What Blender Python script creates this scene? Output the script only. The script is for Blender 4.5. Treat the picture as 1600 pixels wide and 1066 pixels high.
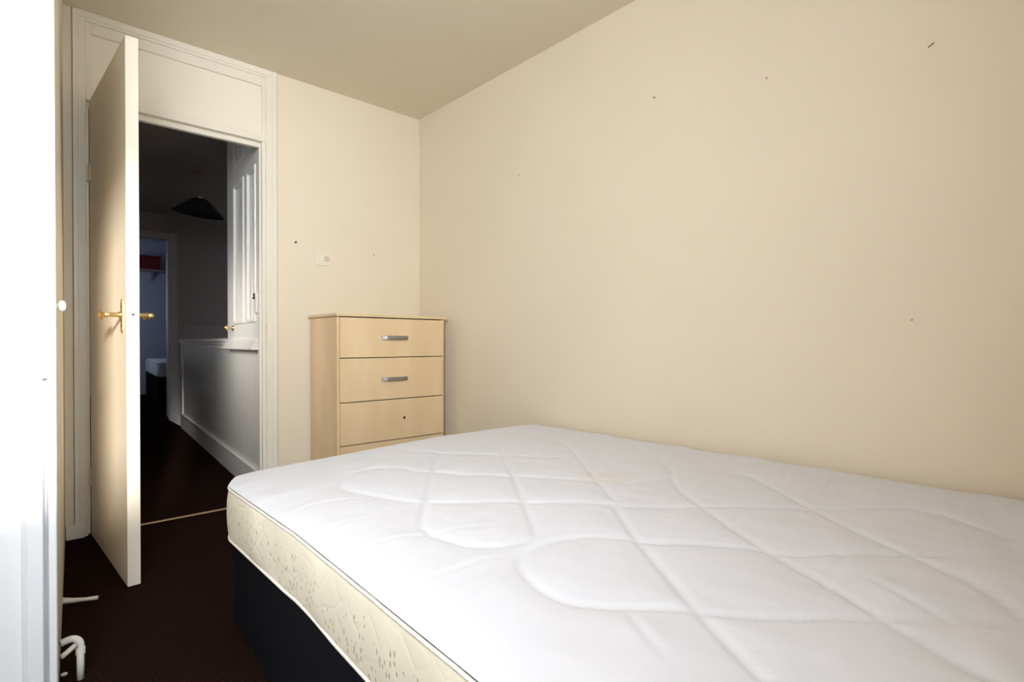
import bpy, bmesh, math, random
import numpy as np
from mathutils import Vector, Matrix, noise

random.seed(4)
scene = bpy.context.scene
for o in list(bpy.data.objects): bpy.data.objects.remove(o)

# ---------------------------------------------------------------- camera
cam_d = bpy.data.cameras.new('camera'); cam = bpy.data.objects.new('camera', cam_d)
scene.collection.objects.link(cam); scene.camera = cam
cam_d.sensor_width = 36; cam_d.lens = 846 / 1600 * 36; cam_d.shift_y = 0.0049; cam_d.clip_start = 0.02
cam.location = (0, 0, 0.885)
cam.rotation_euler = (math.radians(89.6), 0, math.radians(-42.42))

# ---------------------------------------------------------------- light
scene.view_settings.view_transform = 'Standard'; scene.view_settings.look = 'None'
scene.view_settings.gamma = 1; scene.view_settings.use_curve_mapping = False
scene.view_settings.exposure = 0.0
world = bpy.data.worlds.new('sky'); scene.world = world; world.use_nodes = True
bg = world.node_tree.nodes['Background']; bg.inputs[0].default_value = (0.75, 0.87, 1, 1); bg.inputs[1].default_value = 1.5

def light(kind, name, loc, direction, energy, color, size=None, size_y=None, angle=None, spread=None):
    d = bpy.data.lights.new(name, kind); d.energy = energy; d.color = color
    if kind == 'AREA':
        d.shape = 'RECTANGLE'; d.size = size; d.size_y = size_y
        if spread: d.spread = math.radians(spread)
    if angle: d.angle = math.radians(angle)
    o = bpy.data.objects.new(name, d); scene.collection.objects.link(o)
    o.location = loc; o.rotation_euler = Vector(direction).to_track_quat('-Z', 'Z').to_euler()
    return o
light('SUN', 'sun', (-1, -4, 3), (0.1875, 1, -0.30), 16, (1.0, 0.97, 0.9), angle=6)
light('AREA', 'daylight_window_narrow', (-0.62, -0.40, 1.75), (0.5, 1, -0.04), 41, (0.84, 0.92, 1.0), 0.7, 1.05, spread=120)
light('AREA', 'room_fill_added', (0.40, -0.40, 1.65), (-0.05, 1, -0.08), 8.5, (0.84, 0.92, 1.0), 0.7, 1.1, spread=105)  # added room fill, set in front of the blocked second window
light('AREA', 'daylight_far_room', (0.36, 9.4, 1.6), (1, 0.15, -0.2), 1.6, (0.32, 0.42, 1.0), 1.0, 1.1)

light('AREA', 'hall_fill_added', (0.085, 3.62, 1.25), (1, 0.0, -0.38), 2.4, (1.0, 0.95, 0.88), 0.45, 0.9, spread=75)  # added fill to brighten the stair partition; no such source known

# ---------------------------------------------------------------- materials
def mat(name, col, rough=0.6, metal=0.0, bump=0.0, bscale=60, var=0.0, vscale=4, spec=0.4, sheen=0, stretch=None, col2=None):
    m = bpy.data.materials.new(name); m.use_nodes = True
    nt = m.node_tree; b = nt.nodes['Principled BSDF']
    b.inputs['Base Color'].default_value = (*col, 1); b.inputs['Roughness'].default_value = rough
    b.inputs['Metallic'].default_value = metal; b.inputs['Specular IOR Level'].default_value = spec
    if sheen: b.inputs['Sheen Weight'].default_value = sheen
    tc = nt.nodes.new('ShaderNodeTexCoord'); mp = nt.nodes.new('ShaderNodeMapping')
    nt.links.new(tc.outputs['Object'], mp.inputs['Vector'])
    if stretch: mp.inputs['Scale'].default_value = stretch
    if var or col2:
        n = nt.nodes.new('ShaderNodeTexNoise'); n.inputs['Scale'].default_value = vscale; n.inputs['Detail'].default_value = 5
        nt.links.new(mp.outputs[0], n.inputs['Vector'])
        r = nt.nodes.new('ShaderNodeValToRGB'); r.color_ramp.elements[0].position = 0.3; r.color_ramp.elements[1].position = 0.7
        c2 = col2 or tuple(c * (1 - var) for c in col)
        r.color_ramp.elements[0].color = (*c2, 1); r.color_ramp.elements[1].color = (*col, 1)
        nt.links.new(n.outputs['Fac'], r.inputs['Fac']); nt.links.new(r.outputs[0], b.inputs['Base Color'])
    if bump:
        n2 = nt.nodes.new('ShaderNodeTexNoise'); n2.inputs['Scale'].default_value = bscale; n2.inputs['Detail'].default_value = 4
        nt.links.new(mp.outputs[0], n2.inputs['Vector'])
        bp = nt.nodes.new('ShaderNodeBump'); bp.inputs['Strength'].default_value = bump; bp.inputs['Distance'].default_value = 0.01
        nt.links.new(n2.outputs['Fac'], bp.inputs['Height']); nt.links.new(bp.outputs[0], b.inputs['Normal'])
    return m

M = {}
M['wall'] = mat('cream_wall_paint', (0.81, 0.70, 0.545), 0.75, bump=0.12, bscale=14, var=0.04, vscale=1.5, spec=0.25)
M['ceiling'] = mat('cream_ceiling_paint', (0.82, 0.73, 0.58), 0.8, bump=0.08, bscale=20, var=0.03, vscale=2, spec=0.2)
M['gloss'] = mat('cream_gloss_woodwork', (0.83, 0.755, 0.63), 0.42, bump=0.06, bscale=30, var=0.04, vscale=5)
M['white_gloss'] = mat('white_gloss_woodwork', (0.85, 0.81, 0.75), 0.35, bump=0.05, bscale=25, var=0.03, vscale=6)
M['white_panel'] = mat('white_painted_cupboard', (0.74, 0.74, 0.76), 0.5, bump=0.05, bscale=25, var=0.02, vscale=6)
M['door'] = mat('cream_flush_door_paint', (0.86, 0.77, 0.63), 0.5, bump=0.06, bscale=18, var=0.03, vscale=3)
M['carpet'] = mat('dark_brown_carpet', (0.042, 0.021, 0.016), 1.0, bump=0.9, bscale=420, col2=(0.014, 0.007, 0.005), vscale=180, spec=0.0)
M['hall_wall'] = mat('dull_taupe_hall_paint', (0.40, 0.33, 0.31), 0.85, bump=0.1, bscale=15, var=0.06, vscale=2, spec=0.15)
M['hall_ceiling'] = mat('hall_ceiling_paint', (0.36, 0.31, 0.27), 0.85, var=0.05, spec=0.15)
M['hall_panel'] = mat('grey_cream_satin_panel', (0.80, 0.77, 0.70), 0.33, bump=0.08, bscale=9, var=0.08, vscale=4, stretch=(1, 1, 0.3))
M['far_wall'] = mat('far_room_paint', (0.55, 0.57, 0.66), 0.85, var=0.04)
M['maple'] = mat('pale_maple_veneer', (0.82, 0.61, 0.37), 0.45, col2=(0.74, 0.53, 0.30), vscale=3.5, bump=0.02, bscale=60, stretch=(2.2, 2.2, 0.5))
M['maple_edge'] = mat('maple_edging', (0.78, 0.60, 0.35), 0.5, var=0.1, vscale=8)
M['dark_gap'] = mat('shadow_gap_board', (0.12, 0.09, 0.06), 0.9)
M['brass'] = mat('polished_brass', (0.86, 0.66, 0.30), 0.3, 1.0, var=0.1, vscale=30)
M['steel'] = mat('brushed_grey_metal', (0.34, 0.33, 0.31), 0.38, 0.9)
M['hinge'] = mat('painted_hinge', (0.72, 0.65, 0.52), 0.45, 0.2)
M['plastic'] = mat('ivory_plastic', (0.80, 0.72, 0.56), 0.35)
M['plastic_d'] = mat('ivory_plastic_disc', (0.62, 0.53, 0.38), 0.4)
M['plastic_l'] = mat('white_plastic_disc', (0.86, 0.80, 0.68), 0.35)
M['pipe'] = mat('white_painted_pipe', (0.82, 0.78, 0.72), 0.4, var=0.1, vscale=40)
M['navy'] = mat('charcoal_base_fabric', (0.009, 0.009, 0.012), 1.0, bump=0.3, bscale=500, spec=0.04)
M['black'] = mat('dark_lampshade_fabric', (0.018, 0.020, 0.014), 0.9)
M['inner_shade'] = mat('lampshade_lining', (0.035, 0.034, 0.026), 0.8)
M['red'] = mat('dark_red_card', (0.17, 0.010, 0.010), 0.7)
M['far_mat'] = mat('far_mattress_fabric', (0.75, 0.76, 0.80), 0.8, bump=0.2, bscale=80)
M['mark'] = mat('rusty_screw_head', (0.32, 0.18, 0.10), 0.6)
M['darkhole'] = mat('dark_metal_screw', (0.03, 0.02, 0.015), 0.5, 0.5)
M['piping'] = mat('mattress_piping_tape', (0.83, 0.77, 0.70), 0.7, bump=0.3, bscale=300)
M['rubber'] = mat('white_plastic', (0.8, 0.8, 0.8), 0.4)
M['sun_blocker'] = mat('white_sun_blocker', (0.8, 0.8, 0.8), 0.8)
M['strip'] = mat('brass_threshold_metal', (0.62, 0.42, 0.22), 0.4, 0.6)

# clear window glass
gm = bpy.data.materials.new('window_glass'); gm.use_nodes = True; nt = gm.node_tree; nt.nodes.clear()
o_ = nt.nodes.new('ShaderNodeOutputMaterial'); mx = nt.nodes.new('ShaderNodeMixShader'); tr = nt.nodes.new('ShaderNodeBsdfTransparent'); gl = nt.nodes.new('ShaderNodeBsdfGlossy')
gl.inputs['Roughness'].default_value = 0.02; mx.inputs[0].default_value = 0.06
nt.links.new(tr.outputs[0], mx.inputs[1]); nt.links.new(gl.outputs[0], mx.inputs[2]); nt.links.new(mx.outputs[0], o_.inputs[0]); M['glass'] = gm

# mattress top: white damask with faint jacquard sprigs and one yellow stain
def mattress_top_mat():
    m = bpy.data.materials.new('white_damask_ticking'); m.use_nodes = True; nt = m.node_tree; N = nt.nodes; Lk = nt.links
    b = N['Principled BSDF']; b.inputs['Roughness'].default_value = 0.62; b.inputs['Specular IOR Level'].default_value = 0.35; b.inputs['Sheen Weight'].default_value = 0.15
    tc = N.new('ShaderNodeTexCoord')
    v = N.new('ShaderNodeTexVoronoi'); v.inputs['Scale'].default_value = 26; Lk.new(tc.outputs['Object'], v.inputs['Vector'])
    r = N.new('ShaderNodeValToRGB'); r.color_ramp.elements[0].position = 0.05; r.color_ramp.elements[1].position = 0.11
    r.color_ramp.elements[0].color = (0.76, 0.71, 0.67, 1); r.color_ramp.elements[1].color = (0.705, 0.705, 0.765, 1)
    Lk.new(v.outputs['Distance'], r.inputs['Fac'])
    # stain
    sub = N.new('ShaderNodeVectorMath'); sub.operation = 'SUBTRACT'; sub.inputs[1].default_value = (1.33, 1.03, 0.47)
    ns = N.new('ShaderNodeTexNoise'); ns.inputs['Scale'].default_value = 18
    Lk.new(tc.outputs['Object'], ns.inputs['Vector']); Lk.new(tc.outputs['Object'], sub.inputs[0])
    ln = N.new('ShaderNodeVectorMath'); ln.operation = 'LENGTH'; Lk.new(sub.outputs[0], ln.inputs[0])
    ad = N.new('ShaderNodeMath'); ad.operation = 'MULTIPLY_ADD'; ad.inputs[1].default_value = 0.12; Lk.new(ns.outputs['Fac'], ad.inputs[0]); Lk.new(ln.outputs['Value'], ad.inputs[2])
    mr = N.new('ShaderNodeMapRange'); mr.inputs['From Min'].default_value = 0.08; mr.inputs['From Max'].default_value = 0.17; mr.inputs['To Min'].default_value = 0.35; mr.inputs['To Max'].default_value = 0
    Lk.new(ad.outputs[0], mr.inputs['Value'])
    mix = N.new('ShaderNodeMixRGB'); mix.inputs[2].default_value = (0.70, 0.62, 0.40, 1)
    Lk.new(mr.outputs[0], mix.inputs[0]); Lk.new(r.outputs[0], mix.inputs[1]); Lk.new(mix.outputs[0], b.inputs['Base Color'])
    n2 = N.new('ShaderNodeTexNoise'); n2.inputs['Scale'].default_value = 45; n2.inputs['Detail'].default_value = 4; Lk.new(tc.outputs['Object'], n2.inputs['Vector'])
    bp = N.new('ShaderNodeBump'); bp.inputs['Strength'].default_value = 0.12; bp.inputs['Distance'].default_value = 0.006
    Lk.new(n2.outputs['Fac'], bp.inputs['Height']); Lk.new(bp.outputs[0], b.inputs['Normal'])
    return m
M['top'] = mattress_top_mat()

# mattress border: cream with small olive sprigs
def border_mat():
    m = bpy.data.materials.new('cream_sprigged_border'); m.use_nodes = True; nt = m.node_tree; N = nt.nodes; Lk = nt.links
    b = N['Principled BSDF']; b.inputs['Roughness'].default_value = 0.7; b.inputs['Specular IOR Level'].default_value = 0.3
    tc = N.new('ShaderNodeTexCoord'); mp = N.new('ShaderNodeMapping'); mp.inputs['Scale'].default_value = (1, 1, 0.55)
    Lk.new(tc.outputs['Object'], mp.inputs['Vector'])
    v = N.new('ShaderNodeTexVoronoi'); v.inputs['Scale'].default_value = 80; Lk.new(mp.outputs[0], v.inputs['Vector'])
    ra = N.new('ShaderNodeMath'); ra.operation = 'LESS_THAN'; ra.inputs[1].default_value = 0.25; Lk.new(v.outputs['Distance'], ra.inputs[0])
    # keep sprigs off the top and bottom of the border
    sp = N.new('ShaderNodeSeparateXYZ'); Lk.new(tc.outputs['Object'], sp.inputs[0])
    c1 = N.new('ShaderNodeMath'); c1.operation = 'LESS_THAN'; c1.inputs[1].default_value = 0.415; Lk.new(sp.outputs['Z'], c1.inputs[0])
    m1 = N.new('ShaderNodeMath'); m1.operation = 'MULTIPLY'; Lk.new(ra.outputs[0], m1.inputs[0]); Lk.new(c1.outputs[0], m1.inputs[1])
    n = N.new('ShaderNodeTexNoise'); n.inputs['Scale'].default_value = 11; Lk.new(tc.outputs['Object'], n.inputs['Vector'])
    g = N.new('ShaderNodeMath'); g.operation = 'GREATER_THAN'; g.inputs[1].default_value = 0.43; Lk.new(n.outputs['Fac'], g.inputs[0])
    m2 = N.new('ShaderNodeMath'); m2.operation = 'MULTIPLY'; Lk.new(m1.outputs[0], m2.inputs[0]); Lk.new(g.outputs[0], m2.inputs[1])
    m3 = N.new('ShaderNodeMath'); m3.operation = 'MULTIPLY'; m3.inputs[1].default_value = 0.8; Lk.new(m2.outputs[0], m3.inputs[0])
    mix = N.new('ShaderNodeMixRGB'); mix.inputs[1].default_value = (0.80, 0.74, 0.60, 1); mix.inputs[2].default_value = (0.40, 0.36, 0.24, 1)
    Lk.new(m3.outputs[0], mix.inputs[0]); Lk.new(mix.outputs[0], b.inputs['Base Color'])
    v2 = N.new('ShaderNodeTexVoronoi'); v2.inputs['Scale'].default_value = 14; v2.feature = 'DISTANCE_TO_EDGE'; Lk.new(tc.outputs['Object'], v2.inputs['Vector'])
    r = N.new('ShaderNodeValToRGB'); r.color_ramp.elements[1].position = 0.08; Lk.new(v2.outputs['Distance'], r.inputs['Fac'])
    bp = N.new('ShaderNodeBump'); bp.inputs['Strength'].default_value = 0.12; bp.inputs['Distance'].default_value = 0.004
    Lk.new(r.outputs[0], bp.inputs['Height']); Lk.new(bp.outputs[0], b.inputs['Normal'])
    return m
M['border'] = border_mat()

# ---------------------------------------------------------------- mesh helpers
def box(bm, x0, x1, y0, y1, z0, z1, mtx=None):
    vs = [bm.verts.new((x, y, z)) for z in (z0, z1) for x, y in ((x0, y0), (x1, y0), (x1, y1), (x0, y1))]
    for f in ((3, 2, 1, 0), (4, 5, 6, 7), (0, 1, 5, 4), (1, 2, 6, 5), (2, 3, 7, 6), (3, 0, 4, 7)):
        bm.faces.new([vs[i] for i in f])
    if mtx is not None:
        for v in vs: v.co = mtx @ v.co
    return vs
def prism(bm, pts, z0, z1):
    a = [bm.verts.new((x, y, z0)) for x, y in pts]; b = [bm.verts.new((x, y, z1)) for x, y in pts]
    n = len(pts); bm.faces.new(a[::-1]); bm.faces.new(b)
    for i in range(n): bm.faces.new((a[i], a[(i + 1) % n], b[(i + 1) % n], b[i]))
def tube(bm, path, rad, seg=14, cap=True):
    path = [Vector(p) for p in path]; rads = rad if isinstance(rad, (list, tuple)) else [rad] * len(path)
    rings = []; up = None
    for i, p in enumerate(path):
        t = (path[min(i + 1, len(path) - 1)] - path[max(i - 1, 0)]).normalized()
        if up is None:
            up = Vector((0, 0, 1)) if abs(t.z) < 0.9 else Vector((1, 0, 0))
        up = (up - t * up.dot(t)).normalized(); s = t.cross(up)
        rings.append([bm.verts.new(p + (up * math.cos(a) + s * math.sin(a)) * rads[i]) for a in [2 * math.pi * k / seg for k in range(seg)]])
    for a, b in zip(rings, rings[1:]):
        for k in range(seg): bm.faces.new((a[k], a[(k + 1) % seg], b[(k + 1) % seg], b[k]))
    if cap: bm.faces.new(rings[0][::-1]); bm.faces.new(rings[-1])
def lathe(bm, prof, origin, axis, seg=24):
    axis = Vector(axis).normalized(); path = [Vector(origin) + axis * h for r, h in prof]
    q = axis.to_track_quat('Z', 'Y'); rings = []
    for (r, h) in prof:
        rings.append([bm.verts.new(Vector(origin) + axis * h + q @ Vector((max(r, 1e-4) * math.cos(a), max(r, 1e-4) * math.sin(a), 0))) for a in [2 * math.pi * k / seg for k in range(seg)]])
    for a, b in zip(rings, rings[1:]):
        for k in range(seg): bm.faces.new((a[k], a[(k + 1) % seg], b[(k + 1) % seg], b[k]))
    bm.faces.new(rings[0][::-1]); bm.faces.new(rings[-1])
def obj(name, bm, m, parent=None, smooth=False, bevel=0.0):
    bmesh.ops.recalc_face_normals(bm, faces=bm.faces)
    me = bpy.data.meshes.new(name); bm.to_mesh(me); bm.free()
    me.materials.append(m); o = bpy.data.objects.new(name, me); scene.collection.objects.link(o)
    if smooth: me.polygons.foreach_set('use_smooth', [True] * len(me.polygons))
    if bevel:
        b = o.modifiers.new('bevel', 'BEVEL'); b.width = bevel; b.segments = 2; b.limit_method = 'ANGLE'
    if parent:
        o.parent = parent; o.matrix_parent_inverse = Matrix.Translation(parent.location).inverted()
    return o
def B(*boxes):
    bm = bmesh.new()
    for b in boxes: box(bm, *b)
    return bm
def struct(name, bm, m, parent=None, **k):
    o = obj(name, bm, m, parent, **k)
    if not parent: o['kind'] = 'structure'
    return o
def tag(o, label, cat, group=None):
    o['label'] = label; o['category'] = cat
    if group: o['group'] = group
    return o
def thing(name, label, cat, loc, group=None):
    o = bpy.data.objects.new(name, None); scene.collection.objects.link(o); o.location = loc; o.empty_display_size = 0.05
    return tag(o, label, cat, group)

# ================================================================ SETTING
CE = 2.39; YE = 3.136; XR = 2.015; YB = -0.45; XL = -1.10
LW = lambda y: 0.068 + (y - 1.69) * 0.0602            # left wall runs slightly out of square
struct('floor', B((XL - .12, XR + .12, YB - .12, 3.2, -0.12, 0), (-0.05, 1.27, 3.2, 7.5, -0.12, 0), (0.2, 3.3, 7.5, 11.1, -0.12, 0)), M['carpet'])
struct('ceiling', B((XL - .12, XR + .12, YB - .12, YE + .06, CE, CE + .1)), M['ceiling'])
struct('wall_right', B((XR, XR + .12, YB - .12, YE + .12, 0, CE)), M['wall'])
# end wall with timber door screen
bm = B((1.078, XR, YE, YE + .06, 0, CE), (LW(YE) - .12, 0.1863, YE, YE + .06, 0, CE))
struct('wall_end', bm, M['wall'])
bm = bmesh.new(); prism(bm, [(LW(2.3), 2.3), (LW(YE), YE), (LW(YE) - .12, YE), (LW(2.3) - .12, 2.3)], 0, CE)
struct('wall_left', bm, M['wall'])
struct('wall_left', B((XL - .12, XL, YB - .12, 1.72, 0, CE)), M['wall'])
# wall behind the camera: sun window, and a second added for fill light
w1 = (-1.0, -0.20, 1.20, 2.33); w2 = (0.0, 0.80, 0.95, 2.25)
struct('wall_back', B((XL, w1[0], YB - .12, YB, 0, CE), (w1[0], w1[1], YB - .12, YB, 0, w1[2]), (w1[0], w1[1], YB - .12, YB, w1[3], CE),
    (w1[1], w2[0], YB - .12, YB, 0, CE), (w2[0], w2[1], YB - .12, YB, 0, w2[2]), (w2[0], w2[1], YB - .12, YB, w2[3], CE), (w2[1], XR, YB - .12, YB, 0, CE)), M['wall'])
for i, w in enumerate((w1, w2)):
    e = 0.03
    f = struct('window_%d' % (i + 1), B((w[0], w[0] + e, YB - .1, YB - .05, w[2], w[3]), (w[1] - e, w[1], YB - .1, YB - .05, w[2], w[3]),
        (w[0] + e, w[1] - e, YB - .1, YB - .05, w[2], w[2] + e), (w[0] + e, w[1] - e, YB - .1, YB - .05, w[3] - e, w[3])), M['white_gloss'])
    obj('pane', B((w[0] + e, w[1] - e, YB - .08, YB - .074, w[2] + e, w[3] - e)), M['glass'], f)
    if i: obj('sun_blocker', B((w[0] + .005, w[1] - .005, YB - .045, YB - .043, w[2] + .01, w[3] - .01)), M['sun_blocker'], f)  # unseen sheet added to keep the sun out of the second window

# door screen: posts, rails and overpanel
F = YE - 0.008
tr = struct('trim_1', B((0.188, 0.236, F, YE + .05, 0, CE - .001), (1.019, 1.076, F, YE + .05, 0, CE - .001),
    (0.236, 1.019, F, YE + .05, 2.345, CE - .001),), M['gloss'], bevel=0.002)
obj('frame_bead', B((0.236, 0.258, F + .004, YE + .045, 2.00, 2.345), (1.000, 1.019, F + .006, YE + .045, 0, 2.345), (0.258, 1.000, F + .005, YE + .045, 2.296, 2.345),
    (1.050, 1.0765, F - .006, F, 0, CE - .001), (0.188, 0.206, F - .004, F, 0.066, CE - .001), (0.206, 1.05, F - .005, F, 2.358, CE - .001)), M['gloss'], tr, bevel=0.003)
obj('head_rail', B((0.236, 1.019, F - .002, YE + .05, 1.990, 2.031)), M['gloss'], tr, bevel=0.002)
obj('door_stop', B((0.236, 1.012, F + .030, YE + .05, 1.963, 1.9895), (0.992, 1.0185, F + .030, YE + .05, 0, 1.963), (0.236, 0.247, F + .030, YE + .05, 0, 1.963)), M['gloss'], tr, bevel=0.002)
obj('over_panel', B((0.258, 1.000, F + .020, YE + .04, 2.031, 2.296)), M['door'], tr)
obj('strike_plate', B((1.0185, 1.0205, F - .001, F + .02, .93, .99), ), M['brass'], tr)
# dark joints where the screen meets plaster
struct('trim_2', B((1.0762, 1.0785, F + .004, YE + .02, 0, CE - .002), (0.1862, 0.1882, F + .004, YE + .02, 0, CE - .002)), M['dark_gap'])
struct('baseboard_left', B((LW(YE) + .001, 0.222, F - .018, F - .004, 0, 0.062)), M['gloss'], bevel=0.003)
struct('baseboard_end', B((1.083, 1.255, YE - .014, YE, 0, 0.10)), M['gloss'], bevel=0.003)
tag(obj('threshold_strip', B((0.27, 1.0, YE - .008, YE + .012, 0.0, 0.005)), M['strip'], bevel=0.002), 'thin brass threshold strip across the dark brown carpet in the doorway', 'threshold strip')

# ---------------------------------------------------------------- open flush door
ang = math.atan2(-0.758, 0.042)
DM = Matrix.Translation((0.247, 3.128, 0)) @ Matrix.Rotation(ang, 4, 'Z')   # local x: hinge to free edge, local +y: towards the opening
def dbox(bm, *a): box(bm, *a, mtx=DM)
bm = bmesh.new(); dbox(bm, 0, 0.762, 0, 0.040, 0.003, 1.985)
door = obj('door_1', bm, M['door'], bevel=0.0015); door['kind'] = 'structure'
for z in (0.23, 1.62):
    bm = bmesh.new(); a = DM @ Vector((-0.004, -0.006, z)); tube(bm, [a, a + Vector((0, 0, .075))], 0.006, 12)
    dbox(bm, 0.0, 0.026, -0.002, 0.001, z, z + 0.075)
    obj('hinge', bm, M['hinge'], door)
for side in (-1, 1):
    y0 = 0 if side < 0 else 0.040
    P = lambda x, out, z: DM @ Vector((x, y0 + side * out, z))
    bm = bmesh.new(); ys = sorted((y0, y0 + side * 0.0045))
    dbox(bm, 0.685, 0.717, ys[0], ys[1], 0.935, 1.028)
    for zc, s in ((1.028, 1), (0.935, -1)):
        lathe(bm, [(0.0001, 0), (0.013, .0002), (0.013, .0045), (0.0001, .0047)], P(0.701, 0, zc + s * .003), DM.to_3x3() @ Vector((0, side, 0)), 20)
    bp = obj('backplate', bm, M['brass'], door, bevel=0.0015)
    for zc in (1.018, 0.945):
        bm = bmesh.new(); lathe(bm, [(0.0001, 0), (0.0035, .0003), (0.0001, .002)], P(0.701, .0045, zc), DM.to_3x3() @ Vector((0, side, 0)), 10)
        obj('screw', bm, M['darkhole'], bp)
    bm = bmesh.new()
    lathe(bm, [(0.013, .004), (0.0125, .010), (0.008, .014), (0.008, .040)], P(0.701, 0, 0.985), DM.to_3x3() @ Vector((0, side, 0)), 20)
    tube(bm, [P(0.706, .046, .985), P(0.701, .047, .985), P(0.690, .048, .985), P(0.66, .049, .985), P(0.640, .049, .985), P(0.633, .049, .985), P(0.626, .049, .985), P(0.616, .049, .985), P(0.605, .049, .985), P(0.592, .049, .985), P(0.582, .049, .985)],
         [.007, .0105, .0100, .0078, .0074, .0135, .0155, .0135, .0100, .0075, .0008], 16)
    obj('lever_handle', bm, M['brass'], door, smooth=True)
bm = bmesh.new(); dbox(bm, 0.7615, 0.7635, 0.010, 0.030, 0.96, 1.01)
fp = obj('latch_plate', bm, M['white_gloss'], door)
bm = bmesh.new(); dbox(bm, 0.7635, 0.7665, 0.016, 0.024, 0.982, 0.988); obj('latch_bolt', bm, M['darkhole'], fp)

# ================================================================ BUILT-IN CUPBOARD, left
cup = thing('built_in_cupboard', 'tall white built-in cupboard with moulded edge at the far left, beside the open door', 'cupboard', (-0.4, 1.95, 0))
prof = [(XL + .002, 1.712), (-0.060, 1.712), (0.004, 1.712), (0.006, 1.706), (0.0155, 1.690), (0.0175, 1.6885), (0.041, 1.6885), (0.043, 1.690), (0.0440, 1.712), (0.0500, 1.713), (0.0525, 1.690), (0.054, 1.687), (0.066, 1.687), (0.068, 1.689), (0.0688, 1.722), (XL + .002, 1.722)]
bm = bmesh.new(); prism(bm, prof, 0, CE - .001); obj('end_panel', bm, M['white_panel'], cup)
bm = bmesh.new(); prism(bm, [(LW(1.722), 1.722), (LW(2.298), 2.298), (LW(2.298) - .05, 2.298), (LW(1.722) - .05, 1.722)], 0, 0.145); obj('plinth', bm, M['gloss'], cup)
bm = bmesh.new(); prism(bm, [(LW(1.726), 1.726), (LW(2.294), 2.294), (LW(2.294) - .02, 2.294), (LW(1.726) - .02, 1.726)], 0.15, 2.30)
cd = obj('door', bm, M['gloss'], cup, bevel=.002)
bm = bmesh.new(); lathe(bm, [(0.010, 0), (0.007, .002), (0.006, .003), (0.009, .006), (0.0125, .009), (0.0135, .013), (0.012, .017), (0.007, .0195), (0.0001, .020)], (LW(1.745) - .001, 1.745, 0.975), (1, 0, 0), 20)
obj('knob', bm, M['white_gloss'], cd, smooth=True)
bm = bmesh.new(); prism(bm, [(LW(1.722), 1.722), (LW(2.298), 2.298), (LW(2.298) - .05, 2.298), (LW(1.722) - .05, 1.722)], 2.303, CE - .001); obj('top_rail', bm, M['gloss'], cup)
bm = B((0.030, 0.056, 1.6835, 1.6870, 0.80, 0.875)); obj('hinge', bm, M['white_gloss'], cup, bevel=.001)  # plate shaped in place of a patch of shade; no hinge known here

# pipes at the foot of the cupboard
bm = bmesh.new()
path = [(0.0785, 1.803, 0.111), (0.083, 1.805, 0.112)] + [(0.095 + .024 * math.sin(t), 1.806 + .004 * math.sin(t), 0.090 + .024 * math.cos(t)) for t in [k * math.pi / 16 for k in range(0, 9)]] + [(0.119, 1.812, 0.05), (0.119, 1.812, 0.0)]
tube(bm, path, 0.0085, 14); p = obj('pipe', bm, M['pipe'], smooth=True); tag(p, 'white painted pipe bending down into the carpet at the foot of the white cupboard', 'pipe')
bm = bmesh.new(); lathe(bm, [(0.0105, 0), (0.0105, .016), (0.009, .018)], (0.119, 1.812, 0.066), (0, 0, 1), 16); obj('elbow_collar', bm, M['pipe'], p)
bm = bmesh.new(); tube(bm, [(0.078, 1.780, 0.086), (0.090, 1.788, 0.090), (0.108, 1.801, 0.097)], 0.0065, 12); tag(obj('pipe', bm, M['pipe'], smooth=True), 'short thin white pipe joining the back of the bent pipe from below', 'pipe')
bm = bmesh.new(); tube(bm, [(LW(2.36) - .01, 2.352, 0.020), (0.130, 2.345, 0.014), (0.165, 2.325, 0.014), (0.198, 2.306, 0.016)], [.012, .0085, .006, .007], 12)
tag(obj('pipe_stub', bm, M['pipe'], smooth=True), 'white tapered pipe stub sticking out low over the carpet near the open door', 'pipe')
bm = bmesh.new(); lathe(bm, [(0.007, 0), (0.0075, .004), (0.0001, .007)], (0.088, 1.86, 0), (0, 0, 1), 12)
tag(obj('plaster_crumb', bm, M['pipe']), 'small white crumb on the carpet left of the bent pipe', 'debris')

# ================================================================ CHEST OF DRAWERS
ch = thing('chest_of_drawers', 'pale maple veneer chest of drawers with grey bow handles in the corner behind the bed', 'chest of drawers', (1.61, 2.94, 0))
cx0, cx1, cy0, cy1 = 1.262, 1.956, 2.766, 3.122
obj('carcass', B((cx0, cx0 + .016, cy0 + .004, cy1, 0, 1.024), (cx1 - .016, cx1, cy0 + .004, cy1, 0, 1.024), (cx0 + .016, cx1 - .016, cy1 - .006, cy1, 0.05, 1.024), (cx0 + .016, cx1 - .016, cy0 + .04, cy1 - .006, 0.05, 0.066)), M['maple'], ch, bevel=.0008)
obj('inner_board', B((cx0 + .016, cx1 - .016, cy0 + .022, cy0 + .026, 0.066, 1.02)), M['dark_gap'], ch)
obj('top', B((cx0 - .012, cx1 + .016, cy0 - .018, cy1 + .004, 1.025, 1.041)), M['maple_edge'], ch, bevel=.0015)
obj('plinth', B((cx0 + .0165, cx1 - .0165, cy0 + .006, cy0 + .021, 0.0, 0.080)), M['maple'], ch)
zs = [1.019, 0.7965, 0.5555, 0.322, 0.085]; xo = [0.0, -0.002, 0.001, 0.0]
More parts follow.
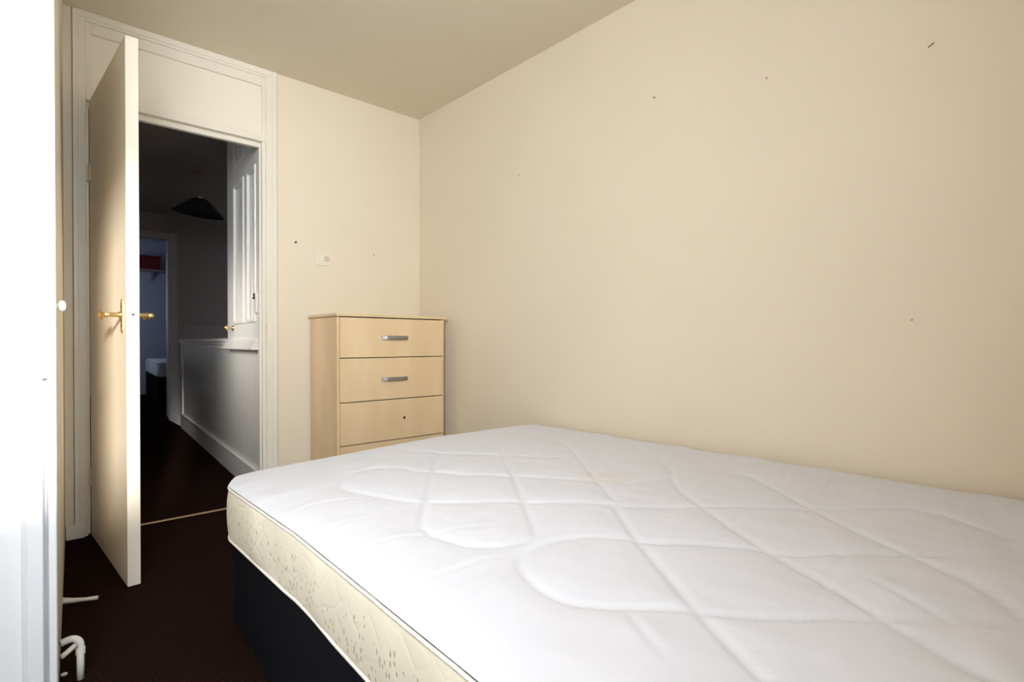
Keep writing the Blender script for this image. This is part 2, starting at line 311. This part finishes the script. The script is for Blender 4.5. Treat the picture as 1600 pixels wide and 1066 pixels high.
for i in range(4):
    z1 = zs[i]; z0 = zs[i + 1] + 0.005; s = xo[i]
    bm = B((cx0 + .012 + s, cx1 - .014 + s, cy0 - .012 - (i == 0) * .004, cy0 + .0035, z0, z1))
    d = obj('drawer', bm, M['maple'], ch, bevel=.001)
    if i < 2:
        zc = (0.911, 0.676)[i]; yf = cy0 - .012 - (i == 0) * .004; xc = 1.603; bm = bmesh.new()
        n = 14; pts = []
        for k in range(n + 1):
            t = k / n * 2 - 1; pts.append((xc + t * .084, yf - .004 - .020 * (1 - t ** 4)))
        back = [(x, y + (.005)) for x, y in pts]
        prism(bm, pts + back[::-1], zc - .0105, zc + .0105)
        obj('handle', bm, M['steel'], d, bevel=.0015)
    if i == 2:
        bm = bmesh.new(); lathe(bm, [(0.007, 0), (0.0075, .001), (0.003, .003), (0.003, .012), (0.0001, .0125)], (1.665, cy0 - .012, 0.446), (0, -1, 0), 12)
        sc = obj('screw', bm, M['darkhole'], d); sc['label'] = 'dark screw left where a handle is missing'

# ================================================================ WALL ITEMS
sw = thing('wall_switch', 'square ivory wall plate with two round discs above the chest of drawers', 'wall switch', (1.345, YE, 1.38))
obj('plate', B((1.300, 1.390, YE - .008, YE, 1.338, 1.424)), M['plastic'], sw, bevel=.003)
for x, r, m in ((1.333, .014, 'plastic_l'), (1.362, .014, 'plastic_d')):
    bm = bmesh.new(); lathe(bm, [(r, 0), (r, .004), (r - .003, .006), (.0001, .006)], (x, YE - .008, 1.382), (0, -1, 0), 24); obj('dial', bm, M[m], sw)
def nail(loc, axis, r, label, m='mark', ln=.006):
    bm = bmesh.new(); lathe(bm, [(r * .5, -.004), (r * .5, ln * .5), (r, ln * .6), (r, ln * .9), (.0001, ln)], loc, axis, 12)
    tag(obj('nail', bm, M[m]), label, 'nail')
nail((1.181, YE, 1.459), (0, -1, 0), .0055, 'dark nail head in the end wall left of the wall plate', 'darkhole', .010)
nail((1.674, YE, 1.439), (0, -1, 0), .003, 'tiny dark nail in the end wall above the right side of the chest', 'darkhole')
nail((XR, 2.143, 1.789), (-1, 0, 0), .0025, 'tiny rusty nail in the right wall nearest the room corner')
nail((XR, 1.302, 1.930), (-1, 0, 0), .004, 'small rusty nail high on the middle of the right wall')
nail((XR, 0.832, 1.844), (-1, 0, 0), .0025, 'tiny rusty nail on the right wall, between two larger ones')
nail((XR, 0.396, 0.953), (-1, 0, 0), .0025, 'tiny rusty nail low on the right wall above the mattress')
bm = bmesh.new(); tube(bm, [(XR + .001, 0.361, 1.767), (XR - .004, 0.346, 1.774)], .0018, 8)
tag(obj('nail', bm, M['mark'], smooth=True), 'rusty nail sticking out slanted at the upper right of the right wall', 'nail')

# ================================================================ BED
bm = bmesh.new(); prism(bm, [(0.497, 1.832), (0.393, 0.045), (1.985, 0.030), (1.985, 1.955), (0.9, 1.895)], 0.012, 0.3005)
base = thing('divan_base', 'dark charcoal fabric divan bed base under the white mattress', 'bed base', (1.2, 1.0, 0))
obj('fabric_box', bm, M['navy'], base, bevel=.006)
for x, y in ((.53, 1.79), (.44, .09), (1.95, .09), (1.95, 1.88)):
    bm = bmesh.new(); lathe(bm, [(.02, 0), (.02, .012)], (x, y, 0), (0, 0, 1), 16); obj('glide', bm, M['darkhole'], base)

QUILT = [[(0.969, 0.671), (0.89, 0.758), (0.799, 0.787), (0.73, 0.77), (0.684, 0.724), (0.655, 0.657), (0.652, 0.591), (0.691, 0.531), (0.774, 0.433), (0.837, 0.352), (0.912, 0.279), (0.965, 0.225), (1.038, 0.152), (1.098, 0.092), (1.132, 0.086), (1.173, 0.109), (1.223, 0.16), (1.286, 0.253), (1.361, 0.363), (1.472, 0.491), (1.662, 0.711), (1.693, 0.777)], [(0.969, 0.671), (0.988, 0.625), (1.095, 0.496), (1.119, 0.424), (1.201, 0.34), (1.368, 0.18), (1.432, 0.125), (1.496, 0.119), (1.577, 0.142), (1.619, 0.188), (1.669, 0.272), (1.667, 0.328)], [(1.667, 0.328), (1.459, 0.519), (1.261, 0.715), (1.125, 0.824), (1.092, 0.808), (0.967, 0.665), (0.786, 0.432), (0.722, 0.343), (0.681, 0.281)], [(1.907, 1.059), (1.699, 1.018), (1.612, 0.981), (1.422, 0.843), (1.201, 0.583), (1.1, 0.432), (1.03, 0.321), (0.967, 0.225), (0.922, 0.15), (0.889, 0.09)], [(1.331, 1.001), (1.153, 1.22), (0.97, 1.456), (0.936, 1.56), (0.878, 1.629), (0.776, 1.61), (0.698, 1.509), (0.693, 1.438), (0.722, 1.339), (0.79, 1.21), (0.972, 1.028), (1.132, 0.851)], [(1.127, 1.799), (1.195, 1.669), (1.312, 1.53), (1.465, 1.339)], [(1.097, 1.604), (0.881, 1.322), (0.697, 1.081), (0.672, 1.019), (0.67, 0.955), (0.688, 0.887), (0.74, 0.839), (0.807, 0.829), (0.856, 0.862), (1.005, 1.063), (1.333, 1.51), (1.527, 1.782)], [(1.688, 1.636), (1.664, 1.492), (1.4, 1.162), (1.16, 0.873)], [(1.719, 1.093), (1.58, 0.957), (1.488, 0.916), (1.323, 0.954)], [(1.939, 0.829), (1.712, 0.785)], [(1.923, 0.567), (1.609, 0.515)], [(1.85, 0.43), (1.361, 0.363), (1.182, 0.339), (1.036, 0.323), (0.881, 0.309), (0.728, 0.293)], [(1.914, 0.312), (1.695, 0.287)], [(1.566, 0.63), (1.289, 0.584), (1.06, 0.57)]]
FOLDS = [
[(0.452, 1.16), (0.56, 1.18), (0.65, 1.17)], [(0.45, 0.98), (0.54, 1.02), (0.70, 0.98), (0.82, 0.92)], [(0.45, 0.79), (0.60, 0.80), (0.74, 0.80)],
[(0.46, 1.34), (0.60, 1.36), (0.72, 1.32)], [(0.50, 0.66), (0.60, 0.72), (0.68, 0.75)], [(0.62, 0.38), (0.66, 0.45), (0.70, 0.50)], [(1.12, 1.77), (0.98, 1.84), (0.90, 1.90)],
[(1.20, 1.65), (1.10, 1.74), (1.04, 1.84)], [(1.62, 0.62), (1.45, 0.50), (1.36, 0.44)],
[(1.90, 0.72), (1.74, 0.66), (1.60, 0.62)], [(1.88, 0.50), (1.74, 0.44), (1.60, 0.42)], [(1.80, 0.36), (1.70, 0.34), (1.58, 0.36)], [(1.93, 1.02), (1.80, 1.08), (1.72, 1.10)],
[(1.10, 0.28), (1.05, 0.20), (1.02, 0.12)]]
def catmull(P, n=8):
    P = [np.array(p, float) for p in P]; P = [2 * P[0] - P[1]] + P + [2 * P[-1] - P[-2]]; out = []
    for i in range(1, len(P) - 2):
        a, b, c, d = P[i - 1:i + 3]
        for k in range(n):
            t = k / n; out.append(.5 * ((2 * b) + (-a + c) * t + (2 * a - 5 * b + 4 * c - d) * t * t + (-a + 3 * b - 3 * c + d) * t ** 3))
    out.append(P[-2]); return np.array(out)
W, Lm, RC = 1.56, 1.955, 0.16
def mapxy(u, v):            # u across from the room side, v along from the pillow end; slightly sprung outline
    y = 0.035 + v
    xl = 0.4235 + 0.034 * min(1, max(0, (y - .5) / .8)) - 0.008 * max(0, .5 - y)
    x = xl + u / W * (1.984 - xl)
    yf = np.interp(x, [.42, .54, .64, .78, 1.07, 1.42, 1.73, 1.99], [1.850, 1.885, 1.905, 1.928, 1.975, 2.014, 2.02, 1.99])
    y = 0.035 + v / Lm * (yf - 0.035)
    return x, y
def rowlim(v):
    def lim(v, r):
        if v > Lm - r: q = v - (Lm - r)
        elif v < r: q = r - v
        else: return 0.0
        return r - math.sqrt(max(0, r * r - q * q))
    return lim(v, RC), lim(v, RC)
NU = 190
vl = [RC * (1 - math.cos(t)) for t in np.linspace(0, math.pi / 2, 14)]
vr = list(vl) + list(np.linspace(RC, Lm - RC, 214)[1:-1]) + [Lm - q for q in vl[::-1]]
NV = len(vr); XY = np.zeros((NV, NU, 2)); UV = np.zeros((NV, NU, 2))
for j, v in enumerate(vr):
    a, b = rowlim(v)
    for i in range(NU):
        u = a + (W - a - b) * i / (NU - 1); XY[j, i] = mapxy(u, v); UV[j, i] = (u, v)
P = XY.reshape(-1, 2); dmin = np.full(len(P), 9.0)
for q in QUILT[:9]:
    c = catmull(q)
    for a, b in zip(c, c[1:]):
        ab = b - a; L2 = max(ab @ ab, 1e-9); t = np.clip(((P - a) @ ab) / L2, 0, 1); dd = np.hypot(*(P - a - t[:, None] * ab).T)
        dmin = np.minimum(dmin, dd)
fold = np.zeros(len(P))
for q in FOLDS + QUILT[9:]:
    c = catmull(q); best = np.full(len(P), 9.0); tt = np.zeros(len(P)); m_ = len(c) - 1
    for i, (a, b) in enumerate(zip(c, c[1:])):
        ab = b - a; L2 = max(ab @ ab, 1e-9); t = np.clip(((P - a) @ ab) / L2, 0, 1); dd = np.hypot(*(P - a - t[:, None] * ab).T)
        k_ = dd < best; best[k_] = dd[k_]; tt[k_] = (i + t[k_]) / m_
    fold += (0.0042 * np.exp(-(best / .009) ** 2) - 0.0026 * np.exp(-(best / .026) ** 2)) * np.sin(np.pi * np.clip(tt, .0, 1)) * -1
edge = np.minimum.reduce([UV[..., 0], W - UV[..., 0], UV[..., 1], Lm - UV[..., 1]]).reshape(-1)
Z = 0.4535 + 0.0135 * (1 - np.exp(-edge / 0.035)) + 0.0045 * (1 - np.exp(-(dmin / .045) ** 2)) - 0.0055 * np.exp(-(dmin / .008) ** 2) * (edge > .01) + fold * np.clip(edge / .03, 0, 1)
for k in range(len(P)):
    x, y = P[k]; f = min(1, edge[k] / .03)
    ca, sa = 0.94, 0.34          # puckers run inwards from the room side edge
    s, t = x * ca + y * sa, -x * sa + y * ca
    Z[k] += f * (0.0045 * noise.noise(Vector((s * 2.2, t * 9, 1.3))) + 0.0022 * noise.noise(Vector((s * 5, t * 22, 7.1))) * math.exp(-edge[k] / .5) * 1.6
                 + 0.005 * noise.noise(Vector((x * 2.3, y * 2.3, 5))) + 0.0016 * noise.noise(Vector((x * 16, y * 10, 2))))
mt = thing('mattress', 'white quilted double mattress with cream sprigged side on the dark divan base', 'mattress', (1.2, 1.0, 0.30))
bm = bmesh.new(); V = [bm.verts.new((P[k][0], P[k][1], Z[k])) for k in range(len(P))]; G = lambda j, i: V[j * NU + i]
for j in range(NV - 1):
    for i in range(NU - 1): bm.faces.new((G(j, i), G(j, i + 1), G(j + 1, i + 1), G(j + 1, i)))
obj('quilted_top', bm, M['top'], mt, smooth=True)
loop = [XY[0, i] for i in range(NU)] + [XY[j, NU - 1] for j in range(1, NV)] + [XY[NV - 1, i] for i in range(NU - 2, -1, -1)] + [XY[j, 0] for j in range(NV - 2, 0, -1)]
# thin out the loop to even spacing
LP = [loop[0]]
for p_ in loop[1:]:
    if np.hypot(*(p_ - LP[-1])) > 0.009: LP.append(p_)
n = len(LP); nor = []
for i in range(n):
    t = LP[(i + 1) % n] - LP[i - 1]; t = t / max(1e-9, np.hypot(*t)); nor.append(np.array([t[1], -t[0]]))
def wob(i, s): return noise.noise(Vector((LP[i][0] * s, LP[i][1] * s, 3.7)))
profile = [(-.004, .4545), (.002, .449), (.007, .436), (.012, .415), (.014, .39), (.013, .365), (.010, .34), (.006, .322), (.003, .310), (-.002, .3035)]
bm = bmesh.new(); rings = []
for k, (off, z) in enumerate(profile):
    ring = []
    for i in range(n):
        mid = math.sin(math.pi * k / (len(profile) - 1)); o = off * .45 + .006 * wob(i, 7) * mid + .003 * wob(i, 19) * mid
        if LP[i][0] > 1.95: o = min(o, .004)
        low = .007 * noise.noise(Vector((LP[i][0] * 4, LP[i][1] * 4, 9))) * (k / 9) ** 2
        q = LP[i] + nor[i] * o; ring.append(bm.verts.new((q[0], q[1], z + max(low, 0))))
    rings.append(ring)
for a, b in zip(rings, rings[1:]):
    for i in range(n): bm.faces.new((a[i], a[(i + 1) % n], b[(i + 1) % n], b[i]))
obj('side_border', bm, M['border'], mt, smooth=True)
bm = bmesh.new(); ps = [bm.verts.new((LP[i][0], LP[i][1], .3037)) for i in range(n)]; bm.faces.new(ps); obj('underside', bm, M['border'], mt)
for off, z, r in ((.0015, .4530, .0036), (.001, .3055, .0036)):
    bm = bmesh.new(); rr = []
    for i in range(n):
        low = max(0, .007 * noise.noise(Vector((LP[i][0] * 4, LP[i][1] * 4, 9)))) if z < .4 else 0.0006 * wob(i, 30)
        c = LP[i] + nor[i] * (off + (0 if z < .4 else .0012 * wob(i, 12)))
        rr.append([bm.verts.new((c[0] + nor[i][0] * r * math.cos(a), c[1] + nor[i][1] * r * math.cos(a), z + low + r * math.sin(a))) for a in [k * math.pi / 4 for k in range(8)]])
    for i in range(n):
        a, b = rr[i], rr[(i + 1) % n]
        for k in range(8): bm.faces.new((a[k], a[(k + 1) % 8], b[(k + 1) % 8], b[k]))
    obj('piping', bm, M['piping'], mt, smooth=True)

# ================================================================ HALL
BL = lambda y: 1.022 + (y - 3.256) * 0.0752         # line of the stair partition
y0, y1 = YE + .055, 6.47
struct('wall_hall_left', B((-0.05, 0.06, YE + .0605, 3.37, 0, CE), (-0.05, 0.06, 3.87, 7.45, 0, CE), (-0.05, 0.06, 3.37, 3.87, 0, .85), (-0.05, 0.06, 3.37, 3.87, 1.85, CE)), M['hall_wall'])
f = struct('window_4', B((-.02, .03, 3.37, 3.395, .85, 1.85), (-.02, .03, 3.845, 3.87, .85, 1.85), (-.02, .03, 3.395, 3.845, .85, .875), (-.02, .03, 3.395, 3.845, 1.825, 1.85)), M['white_gloss'])  # unseen window added around the hall fill light
obj('pane', B((.0, .004, 3.395, 3.845, .875, 1.825)), M['glass'], f)
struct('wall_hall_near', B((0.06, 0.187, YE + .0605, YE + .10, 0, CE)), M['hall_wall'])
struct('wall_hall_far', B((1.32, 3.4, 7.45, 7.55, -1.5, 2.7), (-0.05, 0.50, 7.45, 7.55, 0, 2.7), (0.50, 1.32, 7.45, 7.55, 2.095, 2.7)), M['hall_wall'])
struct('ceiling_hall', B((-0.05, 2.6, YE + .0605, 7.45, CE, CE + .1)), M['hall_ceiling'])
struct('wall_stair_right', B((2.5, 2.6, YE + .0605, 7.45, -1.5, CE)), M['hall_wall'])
struct('wall_stair_near', B((1.3, 2.5, YE + .0605, YE + .12, -1.5, CE)), M['hall_wall'])
struct('floor_stairwell', B((1.3, 2.5, YE + .12, 7.45, -1.55, -1.5)), M['carpet'])
# low partition beside the stairs
def strip(bm, d0, d1, ya, yb, z0, z1):
    prism(bm, [(BL(ya) + d0, ya), (BL(ya) + d1, ya), (BL(yb) + d1, yb), (BL(yb) + d0, yb)], z0, z1)
bm = bmesh.new(); strip(bm, 0, .05, y0, y1, 0, .86); pt = struct('wall_stair_partition', bm, M['hall_panel'])
bm = bmesh.new(); strip(bm, -.028, .07, 4.06, y1 + .02, .888, .912); strip(bm, -.016, .06, 4.06, y1 + .01, .868, .888); strip(bm, -.008, .055, 4.06, y1, .835, .868); obj('cap_rail', bm, M['white_gloss'], pt, bevel=.003)
bm = bmesh.new(); strip(bm, -.012, .056, y1 - .10, y1, 0.15, .835); obj('end_post', bm, M['white_gloss'], pt, bevel=.003)
bm = bmesh.new(); strip(bm, -.014, -.0005, y0, y1, 0, .132); strip(bm, -.010, -.0005, y0, y1, .132, .142); strip(bm, -.022, -.0005, y0, y1, .142, .150); obj('skirting', bm, M['white_gloss'], pt, bevel=.002)
# dado moulding and architrave on the far hall wall
struct('trim_3', B((1.42, 2.5, 7.437, 7.45, 1.090, 1.115)), M['hall_wall'], bevel=.003)
struct('trim_4', B((1.32, 1.41, 7.432, 7.45, 0, 2.17), (0.41, 0.50, 7.432, 7.45, 0, 2.17), (0.50, 1.32, 7.432, 7.45, 2.095, 2.17)), mat('dull_hall_woodwork', (0.46, 0.41, 0.38), .55), bevel=.004)
struct('trim_5', B((1.312, 1.3195, 7.44, 7.56, 0, 2.09)), M['white_gloss'], bevel=.002)

# panelled cupboard over the stairs
sc = thing('stair_cupboard', 'white panelled cupboard front over the stair partition, seen through the doorway', 'cupboard', (BL(3.7), 3.7, .84))
ya, yb = y0 + .004, 4.05
bm = bmesh.new(); strip(bm, -.006, .06, ya, yb, .861, CE - .002); obj('backing', bm, M['white_gloss'], sc)
ys_ = [ya, 3.255, 3.460, 3.550, 3.835, yb]   # right stile | panel | muntin | panel | left stile
bm = bmesh.new()
strip(bm, -.018, -.0062, ys_[0], ys_[1], .90, CE - .002); strip(bm, -.018, -.0062, ys_[2], ys_[3], 1.0, 1.90); strip(bm, -.018, -.0062, ys_[2], ys_[3], 2.02, CE - .002); strip(bm, -.018, -.0062, ys_[4], ys_[5], .90, CE - .002)
strip(bm, -.018, -.0062, ys_[1], ys_[4], .90, 1.0); strip(bm, -.018, -.0062, ys_[1], ys_[4], 1.90, 2.02)
fr = obj('door_frame', bm, M['white_gloss'], sc, bevel=.003)
for (a, b) in ((ys_[1], ys_[2]), (ys_[3], ys_[4])):
    for (z0, z1) in ((1.0, 1.90), (2.02, CE - .002)):
        bm = bmesh.new(); w = .022
        strip(bm, -.026, -.0062, a, a + w, z0, z1); strip(bm, -.026, -.0062, b - w, b, z0, z1); strip(bm, -.026, -.0062, a + w, b - w, z0, z0 + w); strip(bm, -.026, -.0062, a + w, b - w, z1 - w, z1)
        obj('panel_moulding', bm, M['white_gloss'], sc, bevel=.006)
bm = bmesh.new(); strip(bm, -.052, -.0005, ya + .02, yb + .01, .840, .862); strip(bm, -.045, -.0062, ya + .02, yb + .01, .862, .884); strip(bm, -.034, -.0062, ya + .02, yb + .01, .884, .905); obj('bottom_ledge', bm, M['white_gloss'], sc, bevel=.004)
ky = 3.865; bm = bmesh.new()
lathe(bm, [(0.017, 0), (0.018, .003), (0.010, .008), (0.007, .014), (0.007, .026), (0.012, .032), (0.0185, .040), (0.0185, .048), (0.012, .053), (0.0001, .055)], (BL(ky) - .018, ky, .978), (-1, .075, 0), 24); k_ = obj('knob', bm, M['brass'], sc, smooth=True); k_['label'] = 'brass knob'
bm = bmesh.new(); strip(bm, -.032, -.0185, 3.200, 3.252, 1.050, 1.165); lt = obj('latch', bm, M['white_gloss'], sc, bevel=.002)
bm = bmesh.new(); strip(bm, -.042, -.032, 3.225, 3.237, 1.128, 1.140); strip(bm, -.040, -.032, 3.229, 3.233, 1.142, 1.160); obj('latch_catch', bm, M['darkhole'], lt)

# pendant
pc = Vector((1.205, 5.42, 0))
pn = thing('pendant_light', 'dark coolie lampshade hanging tilted from the hall ceiling', 'pendant light', (pc.x, pc.y, CE))
bm = bmesh.new(); lathe(bm, [(0.0001, 0), (.045, .0005), (.042, .015), (.015, .03), (.0001, .031)], (pc.x, pc.y, CE), (0, 0, -1), 24); obj('ceiling_rose', bm, mat('ceiling_rose_plastic', (.3, .2, .18), .5), pn)
bm = bmesh.new(); tube(bm, [(pc.x, pc.y, CE - .03), (pc.x - .004, pc.y, 2.17)], .003, 8); obj('cord', bm, M['hall_wall'], pn)
ax = Matrix.Rotation(math.radians(-42.4), 3, 'Z') @ Matrix.Rotation(math.radians(7), 3, 'Y')
bm = bmesh.new(); seg = 40; prof = [(.058, 0.0), (.205, -.135), (.203, -.137), (.056, -.003)]; top = Vector((pc.x, pc.y, 2.155)); rg = []
for r, h in prof: rg.append([bm.verts.new(top + ax @ Vector((r * math.cos(a), r * math.sin(a), h))) for a in [2 * math.pi * k / seg for k in range(seg)]])
for q in range(4):
    a, b = rg[q], rg[(q + 1) % 4]
    for k in range(seg): bm.faces.new((a[k], a[(k + 1) % seg], b[(k + 1) % seg], b[k]))
obj('lamp_shade', bm, M['black'], pn, smooth=False)
bm = bmesh.new(); lathe(bm, [(.018, 0), (.02, .05), (.012, .06)], top + Vector((0, 0, .02)), ax @ Vector((0, 0, -1)), 16); lathe(bm, [(.012, .06), (.03, .09), (.028, .115), (.0001, .128)], top + Vector((0, 0, .02)), ax @ Vector((0, 0, -1)), 16); obj('bulb_holder', bm, M['rubber'], pn)

# ================================================================ FAR ROOM
struct('wall_far_back', B((0.2, 3.4, 11.0, 11.1, 0, 2.7)), M['far_wall'])
struct('wall_far_right', B((3.3, 3.4, 7.55, 11.0, 0, 2.7)), M['far_wall'])
struct('wall_far_left', B((0.2, 0.3, 7.55, 8.9, 0, 2.7), (0.2, 0.3, 9.9, 11.0, 0, 2.7), (0.2, 0.3, 8.9, 9.9, 0, 1.0), (0.2, 0.3, 8.9, 9.9, 2.2, 2.7)), M['far_wall'])
f = struct('window_3', B((.23, .27, 8.9, 8.93, 1.0, 2.2), (.23, .27, 9.87, 9.9, 1.0, 2.2), (.23, .27, 8.93, 9.87, 1.0, 1.03), (.23, .27, 8.93, 9.87, 2.17, 2.2)), M['white_gloss'])
obj('pane', B((.248, .252, 8.93, 9.87, 1.03, 2.17)), M['glass'], f)
struct('ceiling_far', B((0.2, 3.4, 7.55, 11.1, 2.6, 2.7)), M['far_wall'])
RB = Matrix.Translation((1.374, 8.50, 0)) @ Matrix.Rotation(math.radians(-4.5), 4, 'Z')
fb = thing('divan_base', 'black divan bed base in the far room beyond the hall', 'bed base', (1.9, 9.5, 0))
bm = bmesh.new(); box(bm, .01, 1.2, .01, 2.0, .02, .414, mtx=RB); obj('fabric_box', bm, M['navy'], fb, bevel=.01)
for x, y in ((.06, .06), (1.15, .06), (.06, 1.9), (1.15, 1.9)):
    q = RB @ Vector((x, y, 0)); bm = bmesh.new(); lathe(bm, [(.02, 0), (.02, .02)], q, (0, 0, 1), 12); obj('glide', bm, M['darkhole'], fb)
fm = thing('mattress', 'pale blue-white mattress on a black base in the far room beyond the hall', 'mattress', (1.9, 9.5, .415))
bm = bmesh.new(); box(bm, 0, 1.21, 0, 2.02, .415, .622, mtx=RB); o = obj('padding', bm, M['far_mat'], fm, smooth=True); b = o.modifiers.new('bevel', 'BEVEL'); b.width = .045; b.segments = 5
for z in (.433, .604):
    r = .045; pts = [(r, -.002), (1.21 - r, -.002), (1.212, r), (1.212, 2.02 - r), (1.21 - r, 2.022), (r, 2.022), (-.002, 2.02 - r), (-.002, r), (r, -.002)]
    bm = bmesh.new(); tube(bm, [RB @ Vector((x, y, z)) for x, y in pts], .005, 8); obj('piping', bm, M['far_mat'], fm)
sh = thing('wall_shelf', 'narrow shelf on a bracket on the blue far-room wall', 'shelf', (1.75, 10.9, 2.08))
obj('shelf_board', B((1.50, 2.35, 10.78, 10.998, 2.085, 2.105)), M['hall_wall'], sh)
for x in (1.70, 2.2):
    bm = bmesh.new()
    v = [bm.verts.new(c) for c in [(x - .012, 10.997, 2.084), (x - .012, 10.84, 2.084), (x - .012, 10.997, 1.93), (x + .012, 10.997, 2.084), (x + .012, 10.84, 2.084), (x + .012, 10.997, 1.93)]]
    for fc in ((0, 1, 2), (5, 4, 3), (0, 3, 4, 1), (1, 4, 5, 2), (2, 5, 3, 0)): bm.faces.new([v[i] for i in fc])
    obj('bracket', bm, M['hall_wall'], sh)
bx = thing('storage_box', 'dark red box standing on the shelf in the far room', 'box', (1.72, 10.89, 2.105))
obj('box_body', B((1.49, 1.80, 10.80, 10.98, 2.1052, 2.30)), M['red'], bx, bevel=.004)
obj('box_lid', B((1.485, 1.805, 10.795, 10.985, 2.3005, 2.335)), M['red'], bx, bevel=.003)
